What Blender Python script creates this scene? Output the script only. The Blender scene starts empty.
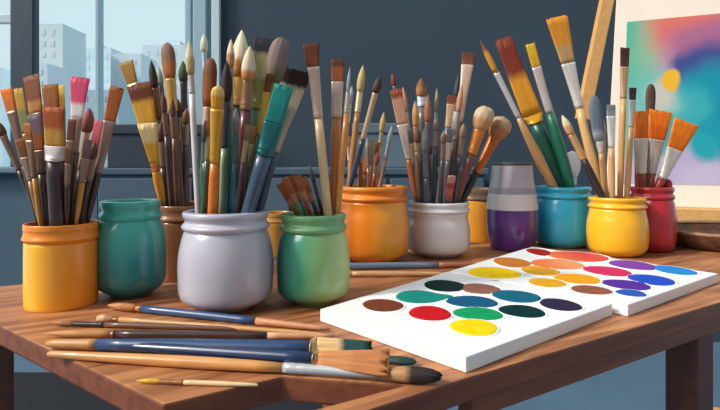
import bpy, bmesh, math, random
from mathutils import Vector, Matrix
random.seed(7)
S = bpy.context.scene
C = S.collection
F, CX, HZ, H = 520.0, 360.0, 160.0, 0.16      # focal length in px, centre column, horizon row, lens height above table
FLOOR = -0.75
WY = 2.6                                        # distance of the back wall

def at(u, v, z=0.0):                            # pixel on a horizontal plane -> world point
    Y = F*(H-z)/(v-HZ)
    return Vector(((u-CX)/F*Y, Y, z))
def dep(u, v, Y):                               # pixel at a known depth -> world point
    return Vector(((u-CX)/F*Y, Y, H-(v-HZ)/F*Y))

# ---------------------------------------------------------------- materials
def lin(c):
    r = []
    for x in c[:3]:
        x /= 255.0
        r.append(x/12.92 if x <= .04045 else ((x+.055)/1.055)**2.4)
    return (r[0], r[1], r[2], 1.0)
_mats = {}
def base_mat(key):
    m = bpy.data.materials.new(key); m.use_nodes = True
    return m, m.node_tree.nodes, m.node_tree.links, m.node_tree.nodes['Principled BSDF']
def mat(c, rough=.5, metal=0.0, var=.12, scale=30.0, coat=0.0, stretch=(1,1,1), spec=.5):
    key = ('p', tuple(c), rough, metal, var, scale, coat, stretch, spec)
    if key in _mats: return _mats[key]
    m, N, L, P = base_mat('paint_%d_%d_%d' % tuple(c[:3]))
    P.inputs['Roughness'].default_value = rough
    P.inputs['Metallic'].default_value = metal
    P.inputs['Coat Weight'].default_value = coat
    P.inputs['Coat Roughness'].default_value = .12
    P.inputs['Specular IOR Level'].default_value = spec
    tc = N.new('ShaderNodeTexCoord'); mp = N.new('ShaderNodeMapping'); mp.inputs['Scale'].default_value = stretch
    nz = N.new('ShaderNodeTexNoise'); nz.inputs['Scale'].default_value = scale; nz.inputs['Detail'].default_value = 3
    L.new(tc.outputs['Object'], mp.inputs['Vector']); L.new(mp.outputs[0], nz.inputs['Vector'])
    rp = N.new('ShaderNodeValToRGB'); k = lin(c)
    rp.color_ramp.elements[0].position = .3; rp.color_ramp.elements[1].position = .7
    rp.color_ramp.elements[0].color = tuple(x*(1-var) for x in k[:3])+(1,)
    rp.color_ramp.elements[1].color = tuple(min(1, x*(1+var)) for x in k[:3])+(1,)
    L.new(nz.outputs['Fac'], rp.inputs['Fac']); L.new(rp.outputs['Color'], P.inputs['Base Color'])
    _mats[key] = m
    return m
def hair_mat(tipc, basec, split):
    key = ('h', tuple(tipc), tuple(basec), split)
    if key in _mats: return _mats[key]
    m, N, L, P = base_mat('bristle_%d_%d_%d' % tuple(tipc[:3]))
    P.inputs['Roughness'].default_value = .6
    P.inputs['Specular IOR Level'].default_value = .25
    uv = N.new('ShaderNodeUVMap'); uv.uv_map = 'uv'
    sp = N.new('ShaderNodeSeparateXYZ'); L.new(uv.outputs[0], sp.inputs[0])
    rp = N.new('ShaderNodeValToRGB'); e = rp.color_ramp.elements
    e[0].position = max(0, split-.06); e[0].color = lin(basec)
    e[1].position = min(1, split+.06); e[1].color = lin(tipc)
    mp = N.new('ShaderNodeMapping'); mp.inputs['Scale'].default_value = (45, 1.2, 1)
    nz = N.new('ShaderNodeTexNoise'); nz.inputs['Scale'].default_value = 1.0; nz.inputs['Detail'].default_value = 2
    L.new(uv.outputs[0], mp.inputs[0]); L.new(mp.outputs[0], nz.inputs['Vector'])
    jt = N.new('ShaderNodeMath'); jt.operation = 'MULTIPLY_ADD'; jt.inputs[1].default_value = .16
    L.new(nz.outputs['Fac'], jt.inputs[0]); 
    sb = N.new('ShaderNodeMath'); sb.operation = 'SUBTRACT'; sb.inputs[1].default_value = .08
    L.new(sp.outputs['Y'], sb.inputs[0]); L.new(sb.outputs[0], jt.inputs[2]); L.new(jt.outputs[0], rp.inputs['Fac'])
    r2 = N.new('ShaderNodeValToRGB'); r2.color_ramp.elements[0].position = .3; r2.color_ramp.elements[1].position = .7
    r2.color_ramp.elements[0].color = (.72,.72,.72,1); r2.color_ramp.elements[1].color = (1.15,1.15,1.15,1)
    L.new(nz.outputs['Fac'], r2.inputs['Fac'])
    mx = N.new('ShaderNodeMix'); mx.data_type = 'RGBA'; mx.blend_type = 'MULTIPLY'; mx.inputs['Factor'].default_value = 1
    L.new(rp.outputs['Color'], mx.inputs['A']); L.new(r2.outputs['Color'], mx.inputs['B'])
    L.new(mx.outputs['Result'], P.inputs['Base Color'])
    _mats[key] = m
    return m
def ramp_mat(name, stops, axis='Z', rng=(0,1), rough=.3, coat=.4, wob=.0, hard=False):
    """Colour bands / blends along one object axis (glaze colours, some with light and shade painted in)."""
    m, N, L, P = base_mat(name)
    P.inputs['Roughness'].default_value = rough; P.inputs['Coat Weight'].default_value = coat; P.inputs['Coat Roughness'].default_value = .12
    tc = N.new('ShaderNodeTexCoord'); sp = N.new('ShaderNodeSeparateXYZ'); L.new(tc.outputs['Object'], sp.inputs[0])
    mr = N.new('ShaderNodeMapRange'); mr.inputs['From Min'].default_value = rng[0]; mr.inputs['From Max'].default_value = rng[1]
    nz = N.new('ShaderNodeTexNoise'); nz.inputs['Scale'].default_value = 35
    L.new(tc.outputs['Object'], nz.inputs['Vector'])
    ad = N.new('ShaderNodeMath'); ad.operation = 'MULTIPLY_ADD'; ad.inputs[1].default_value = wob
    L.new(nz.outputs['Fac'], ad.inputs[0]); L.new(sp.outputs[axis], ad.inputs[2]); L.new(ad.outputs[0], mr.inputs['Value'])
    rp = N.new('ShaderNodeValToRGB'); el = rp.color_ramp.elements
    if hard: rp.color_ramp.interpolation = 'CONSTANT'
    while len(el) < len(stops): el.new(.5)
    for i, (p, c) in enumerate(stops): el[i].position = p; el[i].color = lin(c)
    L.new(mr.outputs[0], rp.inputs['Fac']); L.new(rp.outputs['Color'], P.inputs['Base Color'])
    return m
def wood_mat(name, c1, c2, ang=0.0, rough=.45, scale=9.0, stretch=9.0):
    m, N, L, P = base_mat(name)
    P.inputs['Roughness'].default_value = rough
    tc = N.new('ShaderNodeTexCoord'); mp = N.new('ShaderNodeMapping')
    mp.vector_type = 'TEXTURE'
    mp.inputs['Rotation'].default_value = (0,0,ang); mp.inputs['Scale'].default_value = (1, 1/stretch, 1/stretch)
    nz = N.new('ShaderNodeTexNoise'); nz.inputs['Scale'].default_value = scale; nz.inputs['Detail'].default_value = 4; nz.inputs['Distortion'].default_value = .6
    L.new(tc.outputs['Object'], mp.inputs[0]); L.new(mp.outputs[0], nz.inputs['Vector'])
    rp = N.new('ShaderNodeValToRGB'); e = rp.color_ramp.elements
    e[0].position = .32; e[0].color = lin(c1); e[1].position = .68; e[1].color = lin(c2)
    L.new(nz.outputs['Fac'], rp.inputs['Fac']); L.new(rp.outputs['Color'], P.inputs['Base Color'])
    return m

# ---------------------------------------------------------------- object helpers
def link(name, me, m=None, parent=None, smooth=False):
    o = bpy.data.objects.new(name, me); C.objects.link(o)
    if m: me.materials.append(m)
    if smooth:
        for p in me.polygons: p.use_smooth = True
    if parent: o.parent = parent
    return o
def from_bm(name, bm, m=None, parent=None, smooth=False, bevel=0.0, seg=2):
    bmesh.ops.recalc_face_normals(bm, faces=bm.faces[:])
    me = bpy.data.meshes.new(name); bm.to_mesh(me); bm.free()
    o = link(name, me, m, parent, smooth)
    if bevel:
        b = o.modifiers.new('bevel', 'BEVEL'); b.width = bevel; b.segments = seg; b.limit_method = 'ANGLE'; b.angle_limit = .7
    return o
def empty(name, loc, label=None, cat=None, group=None):
    o = bpy.data.objects.new(name, None); C.objects.link(o); o.location = loc; o.empty_display_size = .02
    if label: tag(o, label, cat, group)
    return o
def tag(o, label, cat, group=None):
    o['label'] = label; o['category'] = cat
    if group: o['group'] = group
    return o
def struct(o): o['kind'] = 'structure'; return o
def add_box(bm, lo, hi):
    vs = [bm.verts.new((x,y,z)) for x in (lo[0],hi[0]) for y in (lo[1],hi[1]) for z in (lo[2],hi[2])]
    for f in ((0,1,3,2),(4,6,7,5),(0,4,5,1),(2,3,7,6),(0,2,6,4),(1,5,7,3)): bm.faces.new([vs[i] for i in f])
def box(name, lo, hi, m, parent=None, bevel=0.0):
    bm = bmesh.new(); add_box(bm, lo, hi); return from_bm(name, bm, m, parent, bevel=bevel)
def add_beam(bm, a, b, w, d, side=Vector((1,0,0))):
    a, b = Vector(a), Vector(b); z = (b-a).normalized(); x = (side - z*side.dot(z)).normalized(); y = z.cross(x)
    vs = []
    for p in (a, b):
        for sx, sy in ((-1,-1),(1,-1),(1,1),(-1,1)): vs.append(bm.verts.new(p + x*sx*w/2 + y*sy*d/2))
    for f in ((0,1,2,3),(7,6,5,4),(0,4,5,1),(1,5,6,2),(2,6,7,3),(3,7,4,0)): bm.faces.new([vs[i] for i in f])
def add_prism(bm, pts, z0, z1):
    lo = [bm.verts.new((p.x,p.y,z0)) for p in pts]; hi = [bm.verts.new((p.x,p.y,z1)) for p in pts]
    n = len(pts); bm.faces.new(hi); bm.faces.new(lo[::-1])
    for i in range(n): bm.faces.new((lo[i], lo[(i+1)%n], hi[(i+1)%n], hi[i]))
def lathe(name, prof, m, parent, seg=56, loc=None, sy=1.0):
    bm = bmesh.new(); rings = []
    for r, z in prof:
        if r < 1e-5: rings.append([bm.verts.new((0,0,z))])
        else: rings.append([bm.verts.new((r*math.cos(2*math.pi*i/seg), sy*r*math.sin(2*math.pi*i/seg), z)) for i in range(seg)])
    for a, b in zip(rings, rings[1:]):
        for i in range(seg):
            j = (i+1) % seg
            if len(a) == 1 and len(b) == 1: continue
            if len(a) == 1: bm.faces.new((a[0], b[i], b[j]))
            elif len(b) == 1: bm.faces.new((a[i], a[j], b[0]))
            else: bm.faces.new((a[i], a[j], b[j], b[i]))
    o = from_bm(name, bm, m, parent, smooth=True)
    if loc: o.location = loc
    return o
def smooth_prof(pts, n=6):
    """Catmull-Rom through (r, z) points."""
    out = []
    P = [pts[0]] + list(pts) + [pts[-1]]
    for i in range(1, len(P)-2):
        p0,p1,p2,p3 = P[i-1],P[i],P[i+1],P[i+2]
        for k in range(n):
            t = k/n; q = []
            for a in (0,1):
                q.append(.5*((2*p1[a]) + (-p0[a]+p2[a])*t + (2*p0[a]-5*p1[a]+4*p2[a]-p3[a])*t*t + (-p0[a]+3*p1[a]-3*p2[a]+p3[a])*t**3))
            out.append((max(q[0], 0), q[1]))
    out.append(pts[-1]); return out

# ---------------------------------------------------------------- setting
wall_m = mat((55,74,90), rough=.85, var=.10, scale=1.6)
wall_low = mat((70,96,116), rough=.85, var=.08, scale=2)
def px(u, Y): return (u-CX)/F*Y
def pz(v, Y): return H-(v-HZ)/F*Y
wx0, wx1 = -2.6, px(221, WY)
wz0, wz1 = pz(167, WY), 1.55
bm = bmesh.new()
add_box(bm, (-2.75, WY, FLOOR), (3.4, WY+.14, wz0))
add_box(bm, (wx1, WY, wz0), (3.4, WY+.14, 1.95))
add_box(bm, (-2.75, WY, wz0), (wx0, WY+.14, 1.95))
add_box(bm, (wx0, WY, wz1), (wx1, WY+.14, 1.95))
struct(from_bm('wall_back', bm, wall_m))
struct(box('trim_1', (-2.75,WY-.018,FLOOR), (px(99,WY),WY-.0005,wz0-.03), mat((76,104,124), rough=.85, var=.06, scale=3)))
struct(box('floor', (-2.75,-1.2,FLOOR-.05), (3.4,WY,FLOOR), mat((76,104,128), rough=.8, var=.10, scale=3)))
fr_m = mat((164,196,212), rough=.5, var=.05); dk_m = mat((52,70,88), rough=.6, var=.06); lt_m = mat((206,226,236), rough=.5, var=.03)
win = struct(empty('window_1', (0,0,0)))
bm = bmesh.new()
add_box(bm, (px(186,WY), WY-.02, wz0), (px(192,WY), WY+.10, wz1))
add_box(bm, (px(195,WY), WY-.035, wz0), (px(208,WY), WY+.10, wz1))
add_box(bm, (px(191,WY), WY+.0, wz0), (px(214,WY), WY+.09, wz1))
from_bm('window_frame', bm, fr_m, win, bevel=.004)
box('jamb_strip', (px(213,WY), WY-.03, wz0), (px(221,WY), WY+.13, wz1), lt_m, win, bevel=.003)
box('mullion', (px(12,WY), WY-.02, wz0), (px(36.5,WY), WY+.03, wz1), dk_m, win, bevel=.01)
box('mullion', (px(92,WY), WY+.03, wz0), (px(96,WY), WY+.08, wz1), fr_m, win, bevel=.003)
box('transom', (wx0, WY+.0, pz(23,WY)), (px(12,WY)-.001, WY+.03, pz(14,WY)), lt_m, win, bevel=.004)
box('window_sill', (wx0, WY-.06, wz0-.03), (wx1, WY+.13, wz0), mat((104,134,154), rough=.6, var=.05), win, bevel=.006)
gm = bpy.data.materials.new('window_glass'); gm.use_nodes = True
N = gm.node_tree.nodes; L = gm.node_tree.links; N.remove(N['Principled BSDF'])
tr = N.new('ShaderNodeBsdfTransparent'); tr.inputs[0].default_value = (.985,.995,1,1)
gl = N.new('ShaderNodeBsdfGlossy'); gl.inputs['Roughness'].default_value = .03
fz = N.new('ShaderNodeFresnel'); fz.inputs[0].default_value = 1.12
ms = N.new('ShaderNodeMixShader'); L.new(fz.outputs[0], ms.inputs[0]); L.new(tr.outputs[0], ms.inputs[1]); L.new(gl.outputs[0], ms.inputs[2])
L.new(ms.outputs[0], N['Material Output'].inputs[0])
box('pane', (wx0, WY+.105, wz0), (wx1, WY+.11, wz1), gm, win)

# city beyond the glass, haze painted in as pale building colour
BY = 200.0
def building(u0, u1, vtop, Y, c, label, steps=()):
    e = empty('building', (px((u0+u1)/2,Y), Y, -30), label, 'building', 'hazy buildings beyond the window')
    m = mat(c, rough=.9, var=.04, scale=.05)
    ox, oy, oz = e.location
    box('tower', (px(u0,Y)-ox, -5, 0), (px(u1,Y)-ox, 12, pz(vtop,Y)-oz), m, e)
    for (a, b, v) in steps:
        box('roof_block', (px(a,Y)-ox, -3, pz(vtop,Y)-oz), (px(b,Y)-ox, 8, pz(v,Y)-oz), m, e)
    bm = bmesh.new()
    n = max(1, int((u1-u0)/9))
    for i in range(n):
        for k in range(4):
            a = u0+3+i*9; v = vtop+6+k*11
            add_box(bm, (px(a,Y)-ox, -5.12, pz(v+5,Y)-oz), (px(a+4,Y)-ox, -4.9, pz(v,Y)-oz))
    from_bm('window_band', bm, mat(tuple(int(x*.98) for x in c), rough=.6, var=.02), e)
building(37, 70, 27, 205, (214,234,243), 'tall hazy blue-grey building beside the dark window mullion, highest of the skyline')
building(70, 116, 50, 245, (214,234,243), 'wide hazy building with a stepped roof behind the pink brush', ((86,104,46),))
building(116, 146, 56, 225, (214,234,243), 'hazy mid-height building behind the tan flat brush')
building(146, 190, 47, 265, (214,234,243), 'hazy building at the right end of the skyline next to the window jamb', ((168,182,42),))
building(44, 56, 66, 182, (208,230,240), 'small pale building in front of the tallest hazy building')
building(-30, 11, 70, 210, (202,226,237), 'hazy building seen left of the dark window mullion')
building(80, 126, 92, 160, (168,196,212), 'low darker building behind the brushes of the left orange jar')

# sideboard and boxes by the wall
sb = empty('sideboard', (0,2.4,FLOOR), 'long low slate-blue sideboard standing along the back wall under the window', 'sideboard')
zs = pz(168,2.3)-FLOOR
sm_ = mat((74,98,116), rough=.7, var=.06, scale=4)
x0, x1 = px(100,2.3), px(484,2.3)
box('carcass', (x0,-.12,.08), (x1,.17,zs-.03), sm_, sb, bevel=.004)
box('top_board', (x0-.015,-.135,zs-.03), (x1+.015,.18,zs), mat((72,96,114), rough=.8, var=.05), sb, bevel=.005)
for k in range(4):
    a = x0+(x1-x0)*k/4+.008; b = x0+(x1-x0)*(k+1)/4-.008
    d = box('door', (a,-.132,.10), (b,-.121,zs-.045), sm_, sb, bevel=.003)
    box('handle', (b-.05,-.145,zs*.62), (b-.038,-.131,zs*.78), dk_m, d, bevel=.002)
for xx in (x0+.04, x1-.04):
    for yy in (-.09,.14): box('leg', (xx-.02,yy-.02,0), (xx+.02,yy+.02,.08), dk_m, sb)
zt = FLOOR+zs
def crate(lo, hi, c, label):
    e = empty('storage_box', ((lo[0]+hi[0])/2, (lo[1]+hi[1])/2, lo[2]), label, 'box')
    w, d, h = (hi[0]-lo[0])/2, (hi[1]-lo[1])/2, hi[2]-lo[2]
    box('body', (-w+.006,-d+.006,0), (w-.006,d-.006,h-.045), mat(c, rough=.75, var=.06, scale=5), e, bevel=.004)
    box('lid', (-w,-d,h-.045), (w,d,h), mat(c, rough=.7, var=.05, scale=6), e, bevel=.005)
    return e
crate((px(104,2.3),2.31,zt), (px(226,2.3),2.5,pz(124,2.3)), (46,60,76), 'dark navy storage box on the sideboard under the window')
crate((px(352,2.3),2.31,zt), (px(411,2.3),2.5,pz(123,2.3)), (96,120,136), 'pale grey-blue storage box on the sideboard behind the right-hand orange jar')
shade_sheet = tag(box('shade_sheet', (-2.2,.80,FLOOR), (px(330,2.3),2.20,FLOOR+.012), mat((19,24,34), rough=.95, var=.12, scale=40)), 'dark navy sheet standing in for floor shade under the left end of the table', 'shade_sheet')  # dark sheet added where the floor lies in shade

# ---------------------------------------------------------------- table
A = at(163,404); LE = at(0,326); FRl = at(608,333); FRr = at(720,302); M = at(468,377)
d_front = (FRr-M).normalized(); d_left = (LE-A).normalized()
BLp, BRp = at(0,286), at(720,222); d_back = (BRp-BLp).normalized()
def isect(p, d, q, e):
    den = d.x*e.y-d.y*e.x; t = ((q.x-p.x)*e.y-(q.y-p.y)*e.x)/den; return p+d*t
BL = isect(A, d_left, BLp, d_back)
FR = M + d_front*((at(744,296)-M).length)
BR = BLp + d_back*((BRp-BLp).length*1.1)
pts = [A, at(283,376), at(404,385), at(296,414), at(348,416), M, FR, BR, BL]
tang = math.atan2(d_front.y, d_front.x)
wood = wood_mat('table_wood', (124,70,40), (196,132,84), tang, .5)
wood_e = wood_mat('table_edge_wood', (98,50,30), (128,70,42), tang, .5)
tb = empty('table', (0.3,.7,FLOOR), 'brown wooden table holding all the paint jars and the two white palettes', 'table')
tb_off = -Vector(tb.location)
def tpart(name, bm, m, bevel=0.0):
    bmesh.ops.translate(bm, verts=bm.verts[:], vec=tb_off); return from_bm(name, bm, m, tb, bevel=bevel)
TT = .019
bm = bmesh.new(); add_prism(bm, pts, -TT, 0)
top = tpart('tabletop', bm, wood, bevel=.0018)
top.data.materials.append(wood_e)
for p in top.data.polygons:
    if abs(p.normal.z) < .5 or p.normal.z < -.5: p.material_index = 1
def apron(a, b, inset, h=.018):
    d = (b-a).normalized(); n = Vector((-d.y, d.x, 0))
    if n.dot(Vector((.25,.8,0))-a) < 0: n = -n
    bm = bmesh.new(); a2 = a+n*(inset+.008)+d*.03; b2 = b+n*(inset+.008)-d*.03
    add_beam(bm, a2+Vector((0,0,-TT-h/2)), b2+Vector((0,0,-TT-h/2)), h, .016, Vector((0,0,1)))
    tpart('apron', bm, wood_mat('apron_wood', (112,60,36), (140,80,48), tang, .5), bevel=.001)
apron(pts[1], pts[2], .0, .05); apron(A, pts[1], .012, .03); apron(M-d_front*.02, FR, .006); apron(A, BL, .02); apron(FR, BR, .03); apron(BL, BR, .03)
leg_m = wood_mat('leg_wood', (78,42,32), (98,54,40), 0, .55)
def leg(p, w=.036):
    bm = bmesh.new(); add_beam(bm, Vector((p.x,p.y,FLOOR)), Vector((p.x,p.y,-TT)), w, w, d_front); tpart('leg', bm, leg_m, bevel=.002)
nf = Vector((-d_front.y, d_front.x, 0))
leg(at(716,304)+nf*.028); leg(BL+Vector((.08,.0,0))); leg(BR+Vector((-.08,-.05,0))); leg(A+Vector((.0,.06,0)))

# ---------------------------------------------------------------- jars
JARS = {}
def jar(key, cx, vb, vrim, rw, rr, c, label, kind='mason', neck=None, matl=None, group='painted jars on the table', rb=.8, rim_dark=False, name='paint_jar'):
    """rw / rr: half-widths in px of body and rim; vb, vrim: rows of the base front and the rim front."""
    Yf = F*H/(vb-HZ); Yc = Yf
    for _ in range(6):
        R = rw*Yc/F; Yc = Yf + R*rb*.92
    r_rim = rr*Yc/F
    zr = pz(vrim, Yc-r_rim)
    X = px(cx, Yc)
    e = empty(name, (X, Yc, 0), label, 'jar', group)
    m = matl or mat(c, rough=.3, var=.06, scale=25, coat=.8)
    nm = neck or m
    t = .0042
    if kind == 'mason':
        nh = min(.2*zr, .03); zb = zr-nh
        out = [(.02,0),(R*rb*.8,0),(R*rb,.004),(R*.95,zb*.16),(R,zb*.42),(R*.99,zb*.68),(R*.93,zb*.88),(r_rim*.97,zb*.985),(r_rim*.93,zb+.001)]
        po = [(0,0)] + smooth_prof(out, 5)
        inn = [(r_rim*.93-t,zb+.001),(R*.93-t,zb*.88),(R-t,zb*.6),(R*.95-t,zb*.2),(R*rb-t,.008),(0,.006)]
        lathe('body', po + smooth_prof(inn,4), m, e)
        zn = zb
        pn = [(r_rim*.93-t,zn-.004),(r_rim*.93,zn-.002)]
        pn += smooth_prof([(r_rim*.93,zn),(r_rim*1.0,zn+nh*.10),(r_rim*1.03,zn+nh*.26),(r_rim*.97,zn+nh*.42),(r_rim*.945,zn+nh*.5),(r_rim*.96,zn+nh*.62),(r_rim*1.0,zn+nh*.78),(r_rim*1.0,zn+nh*.92),(r_rim*.97,zr),(r_rim*.95-t*.6,zr),(r_rim*.92-t,zr-.002),(r_rim*.92-t,zn-.003)],4)
        lathe('neck', pn, nm, e)
    elif kind == 'pot':        # straight-sided pot with a raised collar
        zb = zr*.78
        po = [(0,0),(R*.93,0)] + smooth_prof([(R*.93,0),(R*.97,.004),(R*.975,zb*.5),(R*.97,zb*.95),(R*.94,zb)],4) + [(R*.94-t,zb)] + [(R*.94-t,.008),(0,.006)]
        lathe('body', po, m, e)
        pn = [(R*.94-t,zb-.003),(R*.94,zb-.001)] + smooth_prof([(R*.94,zb),(R*1.0,zb+.003),(r_rim*1.03,zb+zr*.05),(r_rim*.99,zb+zr*.10),(r_rim*.985,zb+zr*.14),(r_rim*1.0,zr-.005),(r_rim*.99,zr),(r_rim*.95,zr),(r_rim*.93,zr-.003),(r_rim*.93,zb)],4)
        lathe('neck', pn, nm, e)
    elif kind == 'bottle':     # bulging bottle narrowing to a wide dark mouth
        out = [(.02,0),(R*.72,0),(R*.84,.006),(R*.97,zr*.22),(R,zr*.42),(R*.93,zr*.62),(R*.82,zr*.80),(r_rim*1.02,zr*.93),(r_rim,zr*.985)]
        po = [(0,0)] + smooth_prof(out,5)
        inn = [(r_rim-t,zr*.985),(R*.8-t,zr*.8),(R-t,zr*.42),(R*.8-t,.01),(0,.006)]
        lathe('body', po+smooth_prof(inn,4), m, e)
        lathe('neck', smooth_prof([(r_rim-t,zr*.97),(r_rim*1.0,zr*.97),(r_rim*1.04,zr*.985),(r_rim*1.03,zr),(r_rim*.97,zr+.001),(r_rim-t*1.2,zr-.002),(r_rim-t*1.2,zr*.96)],3), nm, e)
    JARS[key] = dict(X=X, Y=Yc, R=R, rr=r_rim-.0055, z=zr, rin=(R if kind!='pot' else R*.94)-.009, label=label)
    return e
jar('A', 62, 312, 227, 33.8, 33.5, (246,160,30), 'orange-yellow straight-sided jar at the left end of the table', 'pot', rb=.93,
    matl=ramp_mat('orange_yellow_glaze_lit_left', [(0,(255,204,50)),(.5,(255,186,40)),(1,(250,150,28))], 'X', (-.04,.04), .35, .7, .01), neck=mat((240,142,34), rough=.35, var=.08, coat=.3))  # lit left side and duller right side painted into the glaze
jar('B', 131, 300, 203, 33, 28.5, (34,142,142), 'empty teal glazed jar between the left orange jar and the grey jar', matl=ramp_mat('teal_glaze_lit_top', [(0,(20,104,112)),(.5,(32,140,142)),(1,(64,184,174))], 'Z', (0,.10), .3, .8, .02), rb=.66)  # glaze painted lighter towards the top for the highlight there
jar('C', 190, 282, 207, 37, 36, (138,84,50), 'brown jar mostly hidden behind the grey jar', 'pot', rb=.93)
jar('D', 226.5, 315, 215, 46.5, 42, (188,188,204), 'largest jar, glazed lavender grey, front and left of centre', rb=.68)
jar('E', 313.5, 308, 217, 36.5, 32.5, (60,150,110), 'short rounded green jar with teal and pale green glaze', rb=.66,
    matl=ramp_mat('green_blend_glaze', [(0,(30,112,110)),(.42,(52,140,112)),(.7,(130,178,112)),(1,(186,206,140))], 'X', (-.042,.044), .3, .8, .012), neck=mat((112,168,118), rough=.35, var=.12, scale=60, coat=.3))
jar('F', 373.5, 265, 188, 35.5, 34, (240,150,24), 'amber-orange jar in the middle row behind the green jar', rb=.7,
    matl=ramp_mat('amber_glaze_lit_right', [(0,(206,104,22)),(.5,(232,134,24)),(.75,(250,176,40)),(1,(240,150,30))], 'X', (-.055,.055), .3, .8, .012), neck=mat((228,132,34), rough=.35, var=.1, coat=.3))  # light on the right half painted into the amber colour
jar('G', 438.5, 259, 204, 31, 30.5, (218,220,226), 'pale grey-white jar in the middle row beside the amber-orange jar', rb=.72)
jar('H', 477, 243, 190, 22, 21.5, (236,158,40), 'amber jar half hidden behind the purple and grey bottle', 'pot', neck=mat((120,96,70), rough=.4), rb=.93)
jar('I', 512, 252, 163, 25.5, 19.5, (90,50,130), 'bulging bottle with grey, white and purple bands', 'bottle', neck=mat((84,80,84), rough=.4),
    matl=ramp_mat('banded_glaze', [(0,(88,42,128)),(.455,(214,212,216)),(.63,(150,152,164)),(.70,(176,176,188)),(1,(192,190,200))], 'Z', (0,.158), .3, .8, .0, True), name='paint_bottle', rb=.8)
jar('J', 562.5, 249, 188, 29, 26.5, (46,186,226), 'sky-blue glazed jar beside the banded bottle', rb=.8)
jar('K', 617, 258, 199, 28.5, 26.5, (250,186,34), 'bright yellow jar in front of the red jar', rb=.82)
jar('Lr', 652, 253, 188, 21.8, 19.5, (188,34,48), 'red jar at the right behind the yellow jar', rb=.82)
jar('S', 277, 258, 214, 16, 15, (206,150,64), 'small golden jar glimpsed between the grey jar and the green jar', 'pot', rb=.93)
ks = list(JARS)
for i, a in enumerate(ks):
    for b in ks[i+1:]:
        p, q = JARS[a], JARS[b]; g = math.hypot(p['X']-q['X'], p['Y']-q['Y'])-p['R']-q['R']
        if g < .001: print('JAR GAP', a, b, round(g,4))
# spout knob of the red jar is a part of it
r = JARS['Lr']
for o in S.objects:
    if o.name.startswith('paint_jar') and o.get('label') == r['label']:
        bm = bmesh.new(); bmesh.ops.create_uvsphere(bm, u_segments=16, v_segments=10, radius=.0085)
        k = from_bm('spout_knob', bm, mat((176,30,44), rough=.3, coat=.3), o, smooth=True); k.location = (r['rr']*.93, 0, r['z']+.004); k.scale = (1,1,1.25)

# ---------------------------------------------------------------- paintbrushes
def loft(name, rings, m, parent, seg=20, p=2.0, jag=0.0, streak=0.0, vr=(0,1)):
    """rings: (z, half width x, half width y, exponent)"""
    bm = bmesh.new(); uvl = bm.loops.layers.uv.new('uv'); RR = []
    st = [1+random.uniform(-streak, streak) for _ in range(seg)]
    jg = [random.uniform(-jag, jag*.4) for _ in range(seg)]
    z0, z1 = rings[0][0], rings[-1][0]
    for k, (z, a, b, q) in enumerate(rings):
        row = []
        w = (k/(len(rings)-1))
        for i in range(seg):
            th = 2*math.pi*i/seg; c, s = math.cos(th), math.sin(th)
            x = math.copysign(abs(c)**(2/q), c)*a; y = math.copysign(abs(s)**(2/q), s)*b
            f = 1+(st[i]-1)*w
            row.append(bm.verts.new((x*f, y*f, z + jg[i]*w**3)))
        RR.append(row)
    def face(vs, us):
        f = bm.faces.new(vs); f.smooth = True
        for lp, (uu, zz) in zip(f.loops, us): lp[uvl].uv = (uu, zz)
    for k in range(len(RR)-1):
        t0 = (rings[k][0]-z0)/(z1-z0+1e-9); t1 = (rings[k+1][0]-z0)/(z1-z0+1e-9)
        for i in range(seg):
            j = (i+1) % seg
            face((RR[k][i],RR[k][j],RR[k+1][j],RR[k+1][i]), ((i/seg,t0),((i+1)/seg,t0),((i+1)/seg,t1),(i/seg,t1)))
    face(RR[0][::-1], [(i/seg,0) for i in range(seg)]); face(RR[-1], [(i/seg,1) for i in range(seg)])
    me = bpy.data.meshes.new(name); bm.to_mesh(me); bm.free()
    return link(name, me, m, parent)
PROF = {'round':[(0,.72),(.15,.92),(.32,1),(.5,.95),(.68,.76),(.82,.5),(.93,.24),(1,.05)],
        'filbert':[(0,.78),(.2,.9),(.5,1),(.72,.98),(.86,.84),(.95,.58),(1,.2)],
        'mop':[(0,.62),(.15,.78),(.35,.93),(.55,1),(.75,.97),(.88,.82),(.96,.56),(1,.22)]}
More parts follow.
